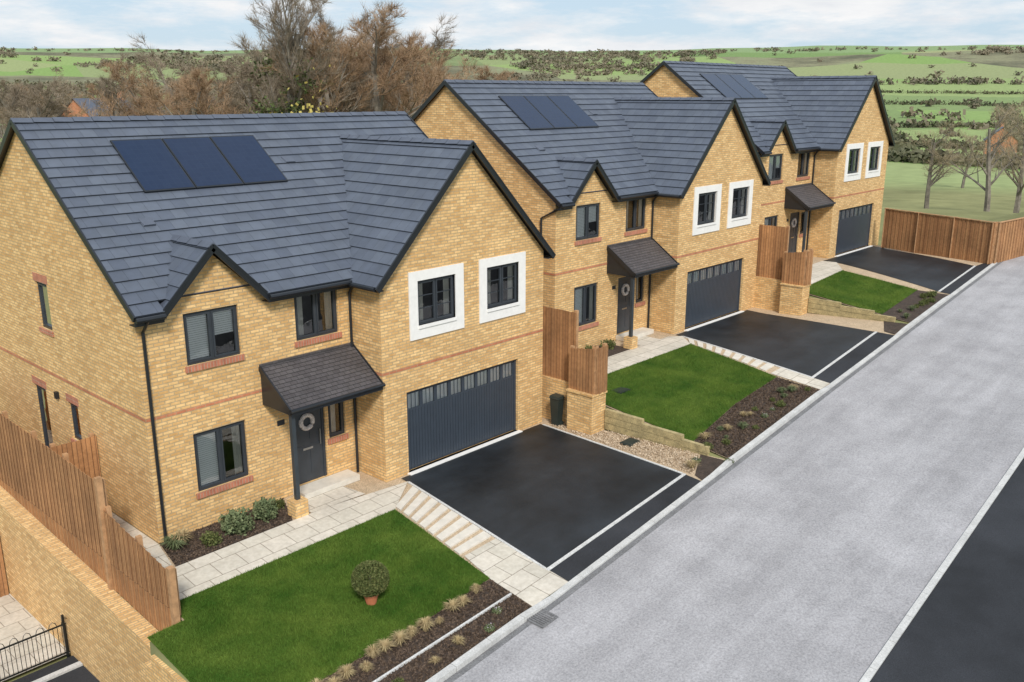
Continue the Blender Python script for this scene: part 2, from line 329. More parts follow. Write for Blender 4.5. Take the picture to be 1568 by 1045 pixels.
    roof(r,(XL,-OE,ZER),(1,0,0),B,S1,.33,fmain)
    roof(r,(XL,2*YR+OE,ZER),(1,0,0),(0,-B.y,B.z),S1,.33,lambda a,b:(0,XR-XL))
    yend=lambda z:(z-ZER)/sl-OE+.18
    ex=GX-5.2; gz0=GZ-gs*ex; Sg=math.hypot(ex,GZ-gz0); fy=-P-.2; bz=(GZ-gz0)/Sg
    fg=lambda v0,v1:(0,max(.9,yend(gz0+bz*v1)-fy))
    roof(r,(5.2,fy,gz0),(0,1,0),(ex,0,GZ-gz0),Sg,.33,fg); roof(r,(2*GX-5.2,fy,gz0),(0,1,0),(-ex,0,GZ-gz0),Sg,.33,fg)
    dx,dz,dw,de=1.72,6.33,1.25,5.06; Sd=math.hypot(dw,dz-de); fd=lambda v0,v1:(0,max(.25,yend(de+(dz-de)*v1/Sd)+.24))
    roof(r,(dx-dw,-.24,de),(0,1,0),(dw,0,dz-de),Sd,.33,fd); roof(r,(dx+dw,-.24,de),(0,1,0),(-dw,0,dz-de),Sd,.33,fd)
    r.build('roof_tiles',['tile','black'],H)
    r=MB()
    def ridge(a,b):
        a=Vector(a);b=Vector(b);L=(b-a).length;d=(b-a)/L;s=Vector((-d.y,d.x,0));k=0.
        while k<L-.02:
            e=min(k+.45,L); p=a+d*k;q=a+d*(e-.012)
            for sg in(1,-1):
                r.poly([p+Vector((0,0,.055)),q+Vector((0,0,.045)),q+s*.13*sg-Vector((0,0,.055)),p+s*.13*sg-Vector((0,0,.045))])
            r.poly([p+Vector((0,0,.055)),p+s*.13-Vector((0,0,.045)),p-s*.13-Vector((0,0,.045))])
            k=e
    ridge((XL-.02,YR,ZR+.02),(XR+.02,YR,ZR+.02)); ridge((GX,fy-.02,GZ+.02),(GX,yend(GZ)-.1,GZ+.02)); ridge((dx,-.26,dz+.02),(dx,yend(dz)-.1,dz+.02))
    r.build('ridge_tiles',['ridge'],H)
    b=MB()
    for X in (XL,XR):
        s=-1 if X<1 else 1
        for q in((-OE-.02,YR),(2*YR+OE+.02,YR)):
            b.beam((X+s*.012,q[0],ZER-.035),(X+s*.012,q[1],ZR-.02),.04,.13)
    for cx,ex_,ez,top,yy in((GX,ex,gz0,GZ,fy),(dx,dw,de,dz,-.24)):
        for s in(-1,1): b.beam((cx+s*(ex_+.02),yy-.012,ez-.06),(cx,yy-.012,top-.04),.04,.15)
        for s in(-1,1): b.beam((cx+s*(ex_),yy-.004,ez+.02),(cx,yy-.004,top+.025),.07,.04)
    for x0,x1 in((XL,.5),(2.95,5.3)): b.box(x0,x1,-OE,-OE+.025,4.9,5.06); b.box(x0,x1,-OE+.026,-.002,4.90,4.92)
    for x0,x1 in((XL,.5),(2.95,5.2)): b.tube([(x0,-OE-.06,5.04),(x1,-OE-.06,5.04)],.055,8)
    b.tube([(5.15,fy+.05,gz0-.03),(5.15,-.3,gz0-.03)],.055,8); b.tube([(2*GX-5.15,fy+.05,gz0-.03),(2*GX-5.15,-.1,gz0-.03)],.055,8)
    b.box(5.2,G1,fy+.03,-.2,gz0-.1,gz0-.07); b.box(G2,2*GX-5.2,fy+.03,-.0,gz0-.1,gz0-.07)
    b.tube([(XL,2*YR+OE+.06,5.04),(XR,2*YR+OE+.06,5.04)],.06,8)
    if variant==0: b.tube([(.12,-OE-.05,5.0),(.12,-.2,4.86),(.12,-.055,4.72),(.12,-.055,0)],.036,8)
    else: b.tube([(.05,-OE-.05,5.0),(-.055,.0,4.86),(-.055,.55,4.6),(-.055,.55,0)],.036,8)
    b.tube([(5.28,-OE-.05,5.0),(5.32,-.15,4.86),(5.33,-.055,4.72),(5.33,-.055,0)],.036,8)
    b.build('gutters_and_bargeboards',['black'],H)
    p=MB(); n=Vector((0,-B.z,B.y)); x0=1.72
    q=lambda x,y,l:Vector((x,y,ZER+sl*(y+OE)))+n*l
    for k in range(3):
        a=x0+k*1.28;b_=a+1.26
        p.hexa([q(a,2.62,.02),q(b_,2.62,.02),q(b_,4.13,.02),q(a,4.13,.02)],[q(a,2.62,.065),q(b_,2.62,.065),q(b_,4.13,.065),q(a,4.13,.065)],0)
        p.poly([q(a+.03,2.65,.068),q(b_-.03,2.65,.068),q(b_-.03,4.10,.068),q(a+.03,4.10,.068)],1)
    for xx,yy in ((1.2,1.75),(5.9,3.2),): p.hexa([q(xx,yy,.02),q(xx+.3,yy,.02),q(xx+.3,yy+.22,.02),q(xx,yy+.22,.02)],[q(xx+.02,yy+.0,.07),q(xx+.28,yy+.0,.07),q(xx+.3,yy+.22,.03),q(xx,yy+.22,.03)],2)
    p.build('solar_panels',['black','solar','ridge'],H)
    p=MB(); Lp=math.hypot(1.15,.8); roof(p,(2.75,-1.15,2.6),(1,0,0),(0,1.15,.8),Lp,.11,lambda a,b:(0,2.62),0,.014,1)
    p.beam((2.74,-1.16,2.57),(2.74,0,3.37),.04,.13,1);p.beam((5.375,-1.16,2.57),(5.375,0,3.37),.03,.13,1)
    p.box(2.76,5.36,-1.17,-1.14,2.47,2.6,1);p.box(2.76,5.36,-1.12,0,2.48,2.5,1)
    p.poly([(2.76,-1.1,2.5),(2.76,0,2.5),(2.76,0,3.32)],1)
    p.tube([(2.72,-1.2,2.6),(5.39,-1.2,2.6)],.045,8,1)
    p.box(2.8,2.9,-1.08,-.98,.4,2.5,2); p.box(2.68,3.02,-1.2,-.86,-.1,.4,3)
    p.beam((2.74,.0,3.42),(5.4,.0,3.42),.1,.06,0)
    p.build('porch_canopy',['porch','black','post','brick'],H)
    l=MB(); l.box(3.1,3.3,-.01,-.002,1.85,1.98); l.build('house_number_plate',['black'],H)
    return H
H1=house(0)
H2=house(1)
H2.location=(14.01,.70,.992); H2.rotation_euler[2]=.0027
H3=empty('brick_house')
for ch in list(H2.children):
    o=bpy.data.objects.new(ch.name.split('.')[0],ch.data); S.collection.objects.link(o); o.parent=H3
H3.location=(27.68,1.12,1.95)
# ---------------------------------------------------------------- camera
CP=np.array([-7.866,-17.69,9.404]);yaw,pit,f=.7471,.2662,1388.
F=np.array([math.cos(yaw)*math.cos(pit),math.sin(yaw)*math.cos(pit),-math.sin(pit)]);R=np.array([math.sin(yaw),-math.cos(yaw),0]);U=np.cross(R,F)
cd=bpy.data.cameras.new('Camera'); co=bpy.data.objects.new('Camera',cd); S.collection.objects.link(co); S.camera=co
co.matrix_world=Matrix(((R[0],U[0],-F[0],CP[0]),(R[1],U[1],-F[1],CP[1]),(R[2],U[2],-F[2],CP[2]),(0,0,0,1)))
cd.sensor_width=36; cd.lens=36*f/1568; cd.clip_end=20000; cd.clip_start=.1
# ---------------------------------------------------------------- light
W=bpy.data.worlds.new('World'); S.world=W; W.use_nodes=True; nt=W.node_tree; bg=nt.nodes['Background']
EL,AZ=math.radians(42),math.radians(-126)
sky=N(nt,'ShaderNodeTexSky',sky_type='NISHITA',sun_disc=False,sun_elevation=EL,sun_rotation=math.pi/2-AZ)
tc=N(nt,'ShaderNodeTexCoord'); sv=mapped(nt,tc.outputs['Generated'],(1,1,4.5))
cf=ramp(nt,noi(nt,sv,6.,10,.64),[(.42,(0,)*3),(.62,(1,)*3)])
cc=ramp(nt,noi(nt,sv,10,7),[(.3,(6.0,6.2,6.5)),(.65,(7.3,7.3,7.3))])
base=mixc(nt,.8,sky.outputs[0],(4.3,5.4,6.5))
col=mixc(nt,cf,base,cc); nt.links.new(col,bg.inputs[0]); bg.inputs[1].default_value=.132
sd=bpy.data.lights.new('sun','SUN'); sd.energy=3.3; sd.angle=math.radians(11); sd.color=(1,.95,.875); so=bpy.data.objects.new('sun',sd); S.collection.objects.link(so)
dv=Vector((math.cos(AZ)*math.cos(EL),math.sin(AZ)*math.cos(EL),math.sin(EL))); so.rotation_euler=dv.to_track_quat('Z','Y').to_euler()
S.view_settings.view_transform='Standard'; S.view_settings.look='None'
# ---------------------------------------------------------------- terrain
def Yk(x): return float(np.interp(x,[-20,1.3,4.6,18.3,35,60],[-7.4,-7.33,-7.3,-6.8,-6.3,-5.5]))
def Zr(x): return .075*(min(x,60)-5.65)-.2
PADS=[0.,.99,1.95]; BX=[11.95,25.65]
def plot(x): return 0 if x<BX[0] else (1 if x<BX[1] else 2)
def Gz(x,y,pl=None):
    pd=PADS[plot(x) if pl is None else pl]
    t=min(1,max(0,(y+1.3)/(Yk(x)+1.3))); return pd*(1-t)+Zr(x)*t
def sstep(a,b,x): t=min(1,max(0,(x-a)/(b-a))); return t*t*(3-2*t)
def far(x,y):
    r=math.hypot(x-CP[0],y-CP[1]); az=math.atan2(y-CP[1],x-CP[0])
    z=float(np.interp(r,[0,60,150,300,500,800,1200,1500,1750,2600,6000],[0,0,-4,-7,-4,8,35,68,90,100,100]))
    z+=sstep(.5,.8,az)*sstep(70,140,r)*(1-sstep(300,700,r))*5
    k=min(1,max(0,(r-400)/800)); z+=k*(noise.noise(Vector((az*4,r*.0004,1)))*7+noise.noise(Vector((az*14,r*.002,4)))*3)
    z+=-k*14*max(0,(az-.7)) ; return z
def ground(x,y):
    r=math.hypot(x-CP[0],y-CP[1])
    if x<-1.06 and y>-2.92: n=-2.9
    elif x<-1.72 and y>-6: n=-2.9
    elif x<-1.72 and y>-8: n=-2.9+(Zr(x)+2.9)*(-6-y)/2
    elif y<Yk(x): n=Zr(x)
    else: n=Gz(x,y)
    n-=.06; t=sstep(62,97,r)
    return n*(1-t)+far(x,y)*t
def axis(lo,hi,extra):
    a=[*np.arange(lo,hi,1.0)]; s=1.;x=hi
    while x<7000: a.append(x); s*=1.07; x+=s
    s=1.;x=lo-1
    while x>-7000: a.append(x); s*=1.12; x-=s
    a=[q for q in a if all(abs(q-e)>.3 for e in extra)]+extra
    return sorted(a)
xs=axis(-22,70,[-1.76,-1.7,-1.09,-1.04,11.9,11.99,25.6,25.69]); ys=axis(-32,60,[-2.95,-2.88,-7.9,-6.])
V=[(x,y,ground(x,y)) for y in ys for x in xs]; nx=len(xs)
me=bpy.data.meshes.new('ground'); me.from_pydata(V,[],[(j*nx+i,j*nx+i+1,(j+1)*nx+i+1,(j+1)*nx+i) for j in range(len(ys)-1) for i in range(nx-1)])
me.materials.append(M['terrain']); me.polygons.foreach_set('use_smooth',[True]*len(me.polygons)); add('ground',me)
# ---------------------------------------------------------------- draped sheets
def drape(name,poly,dz,pl,mk,cell=.6,zf=None):
    mb=MB(); zf=zf or (lambda x,y:Gz(x,y,pl))
    x0=min(p[0] for p in poly);x1=max(p[0] for p in poly);y0=min(p[1] for p in poly);y1=max(p[1] for p in poly)
    i=x0
    while i<x1:
        j=y0
        while j<y1:
            q=clip(list(poly),[(-1,0,-i),(1,0,i+cell),(0,-1,-j),(0,1,j+cell)])
            if len(q)>2 and abs(sum(q[k][0]*q[(k+1)%len(q)][1]-q[(k+1)%len(q)][0]*q[k][1] for k in range(len(q))))>1e-5:
                mb.poly([(p[0],p[1],zf(p[0],p[1])+dz) for p in q],0,q)
            j+=cell
        i+=cell
    return mb.build(name,[mk])
kx=[x for x in range(-12,62,2)]
K2=lambda x:-13.05+.037*(x-5.94)
mb=MB()
for i in range(len(kx)-1):
    p,q=kx[i],kx[i+1]; mb.poly([(p,K2(p)+.05,Zr(p)),(q,K2(q)+.05,Zr(q)),(q,Yk(q)-.1,Zr(q)),(p,Yk(p)-.1,Zr(p))])
mb.build('road',['road'])
mb=MB()
for i in range(len(kx)-1):
    p,q=kx[i],kx[i+1]; mb.poly([(p,K2(p)-9,Zr(p)),(q,K2(q)-9,Zr(q)),(q,K2(q)-.05,Zr(q)),(p,K2(p)-.05,Zr(p))])
mb.build('road_tarmac_strip',['tarmac2'])
def kerb(name,yf,w,hf,x0,x1,step=.915,m='kerb'):
    k=MB(); x=x0
    while x<x1:
        e=min(x+step,x1)-.012; h0,h1=hf(x),hf(e)
        bt=[(x,yf(x)-w/2,Zr(x)-.05),(e,yf(e)-w/2,Zr(e)-.05),(e,yf(e)+w/2,Zr(e)-.05),(x,yf(x)+w/2,Zr(x)-.05)]
        k.hexa(bt,[(p[0],p[1],p[2]+.05+h) for p,h in zip(bt,(h0,h1,h1,h0))]); x+=step
    return k.build(name,[m])
kh=lambda x: .035 if (4.3<x<11) or (17.8<x<24.5) or (30<x<37) else .10
kerb('kerb',lambda x:Yk(x)-.07,.15,kh,-12,60); kerb('kerb',K2,.13,lambda x:.03,-12,60)
kerb('kerb_channel',lambda x:Yk(x)-.22,.13,lambda x:.006,-12,60,m='channel')
lerp=lambda p,q,t:(p[0]+(q[0]-p[0])*t,p[1]+(q[1]-p[1])*t)
def strip(name,A,B,w,pl,mk,h=.03,step=.9,parent=None):
    k=MB(); L=math.dist(A,B); n=(-(B[1]-A[1])/L*w/2,(B[0]-A[0])/L*w/2); m=max(1,round(L/step))
    for i in range(m):
        a=lerp(A,B,i/m); b=lerp(A,B,(i+1)/m-.006/L)
        bt=[(a[0]-n[0],a[1]-n[1]),(b[0]-n[0],b[1]-n[1]),(b[0]+n[0],b[1]+n[1]),(a[0]+n[0],a[1]+n[1])]
        k.hexa([(*p,Gz(*p,pl)-.06) for p in bt],[(*p,Gz(*p,pl)+h) for p in bt])
    return k.build(name,[mk],parent)
def steps(pl,L0,L1,R0,R1,n,t0,t1):
    k=MB()
    for i in range(n):
        a=t0+(t1-t0)*i/n; b=a+(t1-t0)/n*.66
        q=[lerp(L0,L1,a),lerp(R0,R1,a),lerp(R0,R1,b),lerp(L0,L1,b)]; q=[lerp(p,lerp(q[0],q[2],.5),.04) for p in q]
        k.hexa([(*p,Gz(*p,pl)-.03) for p in q],[(*p,Gz(*p,pl)+.03) for p in q])
    return k.build('stepping_stones',['slab1'])
# plot 1
drape('gravel',[(-1,-.0),(-1,Yk(0)),(11.95,Yk(11.95)),(11.95,0)],-.008,0,'gravel')
lawn1=[(-.98,-2.3),(4.60,-2.39),(4.10,-5.99),(2.07,-6.05),(-.1,-5.94),(-1.72,-5.9),(-1.72,-2.9),(-.98,-2.9)]
drape('front_lawn',lawn1,.02,0,'grass')
drape('flower_bed_soil',[(4.1,-5.99),(3.98,-7.28),(-1.72,-7.32),(-1.72,-5.9),(2.07,-6.05)],.008,0,'soil')
drape('garden_path',[(-1.,-1.22),(3.42,-1.19),(5.81,-1.46),(4.6,-2.39),(-1.,-2.3)],.014,0,'slab')
drape('garden_path',[(3.1,-.5),(4.5,-.5),(4.6,-1.28),(3.1,-1.19)],.02,0,'slab')
drape('garden_path',[(-1,0.02),(-.02,0.02),(-.02,9),(-1,9)],.0,0,'slab')
drape('garden_path',[(-1,-1.22),(-.3,-1.22),(-.02,0.02),(-1,.02)],.0,0,'slab')
drape('flower_bed_soil',[(0,0),(-.25,-1.2),(2.6,-1.17),(3.1,-.02)],.006,0,'soil')
drape('driveway',[(5.81,-1.2),(5.18,-6.62),(10.57,-6.47),(11.16,-1.2)],.008,0,'tarmac')
drape('driveway_apron',[(5.14,-6.7),(10.6,-6.55),(10.5,Yk(10.5)),(5.1,Yk(5.1))],.008,0,'tarmac2')
strip('granite_edging',(5.12,-6.66),(10.62,-6.51),.09,0,'granite',.02); strip('granite_edging',(5.79,-1.5),(5.14,-6.6),.06,0,'granite',.022); strip('granite_edging',(11.17,-1.3),(10.6,-6.45),.06,0,'granite',.022)
drape('garden_path',[(4.33,-5.0),(5.3,-5.0),(5.1,-7.26),(4.0,-7.26),(4.1,-5.99)],.014,0,'slab')
steps(0,(4.68,-2.3),(4.26,-5.0),(5.72,-1.75),(5.3,-5.0),8,0.,1.)
strip('bed_edging',(-1.7,-6.62),(4.0,-6.68),.04,0,'granite',.05)
drape('flower_bed_soil',[(10.7,-6.75),(11.86,-6.2),(11.86,Yk(11.9)),(10.55,-7.05)],.006,0,'soil')
# plot 2
drape('gravel',[(11.99,.65),(11.99,Yk(12)),(25.6,Yk(25)),(25.6,.65)],-.008,1,'gravel')
lawn2=[(12.02,-1.52),(18.7,-1.58),(17.8,-5.3),(15,-5.42),(12.02,-5.85)]
drape('front_lawn',lawn2,.02,1,'grass')
drape('flower_bed_soil',[(12,-5.85),(15,-5.42),(17.8,-5.3),(17.7,-6.78),(12,-7.0)],.008,1,'soil')
drape('garden_path',[(12,-.45),(19.0,-.45),(19.4,-.77),(18.7,-1.58),(12,-1.52)],.014,1,'slab')
drape('garden_path',[(17.3,.2),(18.5,.2),(18.5,-.45),(17.3,-.45)],.01,1,'slab')
drape('flower_bed_soil',[(12,.65),(16.8,.65),(16.8,-.45),(12,-.45)],.006,1,'soil')
drape('driveway',[(19.4,-.5),(18.5,-6.1),(24.1,-5.85),(24.7,-.45)],.008,1,'tarmac')
drape('driveway_apron',[(18.5,-6.15),(24.1,-5.9),(24.0,Yk(24)),(18.4,Yk(18.4))],.008,1,'tarmac2')
strip('granite_edging',(18.45,-6.15),(24.1,-5.9),.09,1,'granite',.02); strip('granite_edging',(19.38,-.8),(18.5,-6.1),.06,1,'granite',.022)
steps(1,(18.75,-1.5),(18.0,-4.9),(19.25,-1.1),(18.65,-4.9),9,0,1.); drape('garden_path',[(17.95,-5.0),(18.65,-5.0),(18.4,-6.75),(17.75,-6.77)],.014,1,'slab')
drape('flower_bed_soil',[(24.3,-6.1),(25.55,-5.6),(25.55,-6.5),(24.1,-6.55)],.006,1,'soil')
# plot 3
drape('gravel',[(25.69,1.1),(25.69,Yk(25)),(38.5,Yk(38)),(38.5,1.1)],-.008,2,'gravel')
lawn3=[(25.72,-2.1),(30.66,-1.73),(29.85,-5.25),(25.72,-5.45)]
drape('front_lawn',lawn3,.02,2,'grass')
drape('garden_path',[(25.7,-.4),(32.2,-.1),(32.3,-.75),(30.75,-1.7),(25.7,-2.07)],.014,2,'slab')
drape('flower_bed_soil',[(25.7,-5.4),(29.85,-5.2),(30.1,-6.4),(25.7,-6.5)],.006,2,'soil')
drape('driveway',[(32.26,-.1),(32.26,-.82),(30.25,-5.93),(35.3,-5.75),(38.1,-.1)],.008,2,'tarmac')
drape('driveway_apron',[(30.2,-5.97),(35.3,-5.8),(37.5,Yk(37.5)),(30.2,Yk(30.2))],.006,2,'tarmac2')
strip('granite_edging',(30.25,-5.96),(35.3,-5.78),.08,2,'granite',.02)
# lower neighbouring plot
low=lambda x,y:-2.9
drape('neighbour_patio',[(-8,1.95),(-1.4,1.95),(-1.4,5.7),(-8,5.7)],.03,0,'slab',zf=low)
drape('neighbour_path',[(-8,-3),(-1.4,-3),(-1.4,1.8),(-8,1.8)],.03,0,'tarmac2',zf=low)
k=MB(); k.box(-8,-1.47,1.25,1.4,-3,-2.82); k.build('neighbour_kerb',['kerb'])
# ---------------------------------------------------------------- boundary fences and walls
def fence(name,A,B,zb,zt,back=-1,board=.105,posts=True,cap=False):
    mb=MB(); A=Vector((*A,0));B=Vector((*B,0));L=(B-A).length;d=(B-A)/L;n=Vector((-d.y,d.x,0))*back; k=0.;i=0
    r=random.Random(name+str(A))
    while k<L-.01:
        e=min(k+board,L); o=.014 if i%2 else 0; t=k/L; z0=zb[0]+(zb[1]-zb[0])*t; z1=zt[0]+(zt[1]-zt[0])*t+r.uniform(-.008,.008)
        p=A+d*(k+(-.012 if i%2 else .004)); q=A+d*(e+(.012 if i%2 else -.004))
        bt=[p+n*(.03+o),q+n*(.03+o),q+n*(.042+o),p+n*(.042+o)]
        mb.hexa([b_+Vector((0,0,z0)) for b_ in bt],[b_+Vector((0,0,z1)) for b_ in bt],0); k+=board;i+=1
    m=max(1,round(L/1.8))
    for j in range(m+1):
        t=j/m;p=A+d*(.055+(L-.11)*t)-n*.04; z0=zb[0]+(zb[1]-zb[0])*t; z1=zt[0]+(zt[1]-zt[0])*t
        mb.box(p.x-.05,p.x+.05,p.y-.05,p.y+.05,z0-.1,z1+.05,1)
        if cap: q=A+d*(.055+(L-.11)*t)+n*.075; mb.box(q.x-.04,q.x+.04,q.y-.02,q.y+.02,z0,z1+.02,1)
    if cap: mb.beam(A+n*.04+Vector((0,0,zt[0]+.03)),B+n*.04+Vector((0,0,zt[1]+.03)),.11,.035,1)
    for s in (.15,.5,.85):
        za=zb[0]+(zt[0]-zb[0])*s; zb_=zb[1]+(zt[1]-zb[1])*s
        mb.beam(A-n*.0+Vector((0,0,za)),B-n*.0+Vector((0,0,zb_)),.05,.07,1)
    return mb.build(name,['wood','post_wood'])
fence('garden_fence',(-1.05,9.),(-1.05,.05),(-.02,-.62),(2.05,1.77)); fence('garden_fence',(-1.05,0),(-1.05,-2.75),(-.6,-.8),(1.2,.8))
k=MB(); k.box(-1.16,-1.04,-.03,.09,-.7,1.9); k.box(-1.16,-1.04,-2.86,-2.74,-.9,.95); k.build('fence_post',['post_wood'])
fence('garden_gate',(-1.0,2.7),(-.03,2.7),(.05,.05),(1.8,1.8))
mb=MB()
mb.hexa([(-1.46,9,-3.1),(-1.46,-2.8,-3.3),(-1.1,-2.8,-3.3),(-1.1,9,-3.1)],[(-1.46,9,-.02),(-1.46,-2.8,-.8),(-1.1,-2.8,-.8),(-1.1,9,-.02)]); mb.box(-1.78,-1.05,-3.1,-2.8,-3.3,-.74)
mb.box(-1.78,-1.66,-6.2,-3.1,-3.3,-.45)
mb.build('brick_retaining_wall',['brick'])
fence('garden_fence',(-6.5,5.7),(-1.5,5.7),(-2.9,-2.9),(-1.1,-1.1))
k=MB(); y=1.85; zt=-2.05
k.box(-7,-1.5,y-.015,y+.015,-2.78,-2.75); k.box(-7,-1.5,y-.015,y+.015,zt-.02,zt+.01)
x=-7.
while x<-1.6:
    k.tube([(x,y,-2.77),(x,y,zt),(x+.03,y,zt+.1),(x+.09,y,zt+.14),(x+.15,y,zt+.1),(x+.18,y,zt),(x+.18,y,-2.77)],.008,5); k.tube([(x+.09,y,-2.77),(x+.09,y,zt)],.008,5); x+=.27
for x in (-1.55,-3.6,-5.6): k.box(x-.025,x+.025,y-.025,y+.025,-2.9,-1.82)
k.build('bow_top_railing',['iron'])
def divider(ox,oy,oz):
    w=MB(); w.box(11.3+ox,11.93+ox,-3.0+oy,-2.1+oy,-.3+oz,1.2+oz); w.box(11.65+ox,11.93+ox,-2.1+oy,3+oy,-.3+oz,1.3+oz)
    w.box(11.27+ox,11.96+ox,-3.03+oy,-2.07+oy,1.203+oz,1.26+oz); w.build('brick_garden_wall',['brick'])
    fence('garden_fence',(11.8+ox,3.+oy),(11.8+ox,-2.0+oy),(1.3+oz,1.3+oz),(3.4+oz,3.4+oz)); fence('garden_fence',(11.45+ox,-2.05+oy),(11.45+ox,-2.95+oy),(1.25+oz,1.25+oz),(2.45+oz,2.6+oz)); fence('garden_fence',(11.45+ox,-2.98+oy),(11.95+ox,-2.98+oy),(1.25+oz,1.25+oz),(2.6+oz,2.6+oz))
    s=MB()
    for j,(y0,y1,t) in enumerate(((-3.03,-4.3,.72),(-4.3,-5.6,.6),(-5.6,-6.4,.48))):
        for q in range(3): s.box(11.86+ox,11.99+ox,y1+oy+.003,y0+oy,t+oz-.2*(q+1)+.012,t+oz-.2*q)
    s.build('timber_sleeper_edging',['sleeper'])
divider(0,0,0); divider(13.7,.42,.96)
k=MB(); x,y,z=11.42,-1.62,0
k.hexa([(x-.1,y-.12,z+.04),(x+.1,y-.12,z+.04),(x+.1,y+.12,z+.04),(x-.1,y+.12,z+.04)],[(x-.14,y-.16,z+.85),(x+.13,y-.16,z+.85),(x+.13,y+.16,z+.85),(x-.14,y+.16,z+.85)])
k.hexa([(x-.16,y-.18,z+.853),(x+.15,y-.18,z+.853),(x+.15,y+.18,z+.853),(x-.16,y+.18,z+.853)],[(x-.13,y-.15,z+.92),(x+.12,y-.15,z+.92),(x+.12,y+.15,z+.94),(x-.13,y+.15,z+.94)])
k.tube([(x+.13,y-.12,z+.9),(x+.17,y-.12,z+.9),(x+.17,y+.12,z+.9),(x+.13,y+.12,z+.9)],.012,6); k.tube([(x+.06,y-.16,z+.08),(x+.06,y-.12,z+.08)],.07,10)
k.build('refuse_bin',['bin'])
fence('garden_fence',(37.81,-.65),(35.95,-6.2),(2.,2.),(3.9,3.9),cap=True); fence('garden_fence',(36.0,-6.28),(38.26,-6.9),(2.,2.2),(3.9,4.0),back=-1,cap=True)
# drains
k=MB(); x,y=3.84,-7.62; z=Zr(x)
k.box(x-.24,x+.24,y-.24,y-.2,z,z+.02);k.box(x-.24,x+.24,y+.2,y+.24,z,z+.02);k.box(x-.24,x-.2,y-.2,y+.2,z-.01,z+.02);k.box(x+.2,x+.24,y-.2,y+.2,z-.0,z+.03)
for i in range(7): k.box(x-.18+i*.057,x-.15+i*.057,y-.2,y+.2,z,z+.024)
k.build('drain_grate',['channel'])
for (x,y,pl) in ((11.5,-4.2,0),(13.2,-2.6,1)):
    k=MB(); z=Gz(x,y,pl)+.03; k.box(x-.25,x+.25,y-.18,y+.18,z-.03,z+.01); k.box(x-.21,x+.21,y-.14,y+.14,z+.011,z+.018); k.build('manhole_cover',['bin'])
# ---------------------------------------------------------------- vegetation
def tubes(segs,n=4):
    A=np.array([s[0] for s in segs]);B=np.array([s[1] for s in segs]);r0=np.array([s[2] for s in segs]);r1=np.array([s[3] for s in segs])
    d=B-A; d/=np.linalg.norm(d,axis=1,keepdims=True)+1e-9; ref=np.where(np.abs(d[:,2:])>.9,[[1.,0,0]],[[0,0,1.]]); x=np.cross(d,ref); x/=np.linalg.norm(x,axis=1,keepdims=True); y=np.cross(d,x)
    out=[]
    for k in range(n):
        t0,t1=2*math.pi*k/n,2*math.pi*(k+1)/n
        e0=x*math.cos(t0)+y*math.sin(t0);e1=x*math.cos(t1)+y*math.sin(t1)
        out.append(np.stack([A+e0*r0[:,None],A+e1*r0[:,None],B+e1*r1[:,None],B+e0*r1[:,None]],1))
    return np.concatenate(out)
def cards(C,size,g=rng):
    n=len(C);a=g.normal(size=(n,3));a/=np.linalg.norm(a,axis=1,keepdims=True);b=np.cross(a,g.normal(size=(n,3)));b/=np.linalg.norm(b,axis=1,keepdims=True)
    s=(size*g.uniform(.6,1.3,(n,1)))
    return np.stack([C-a*s-b*s*.6,C+a*s-b*s*.6,C+a*s+b*s*.6,C-a*s+b*s*.6],1)
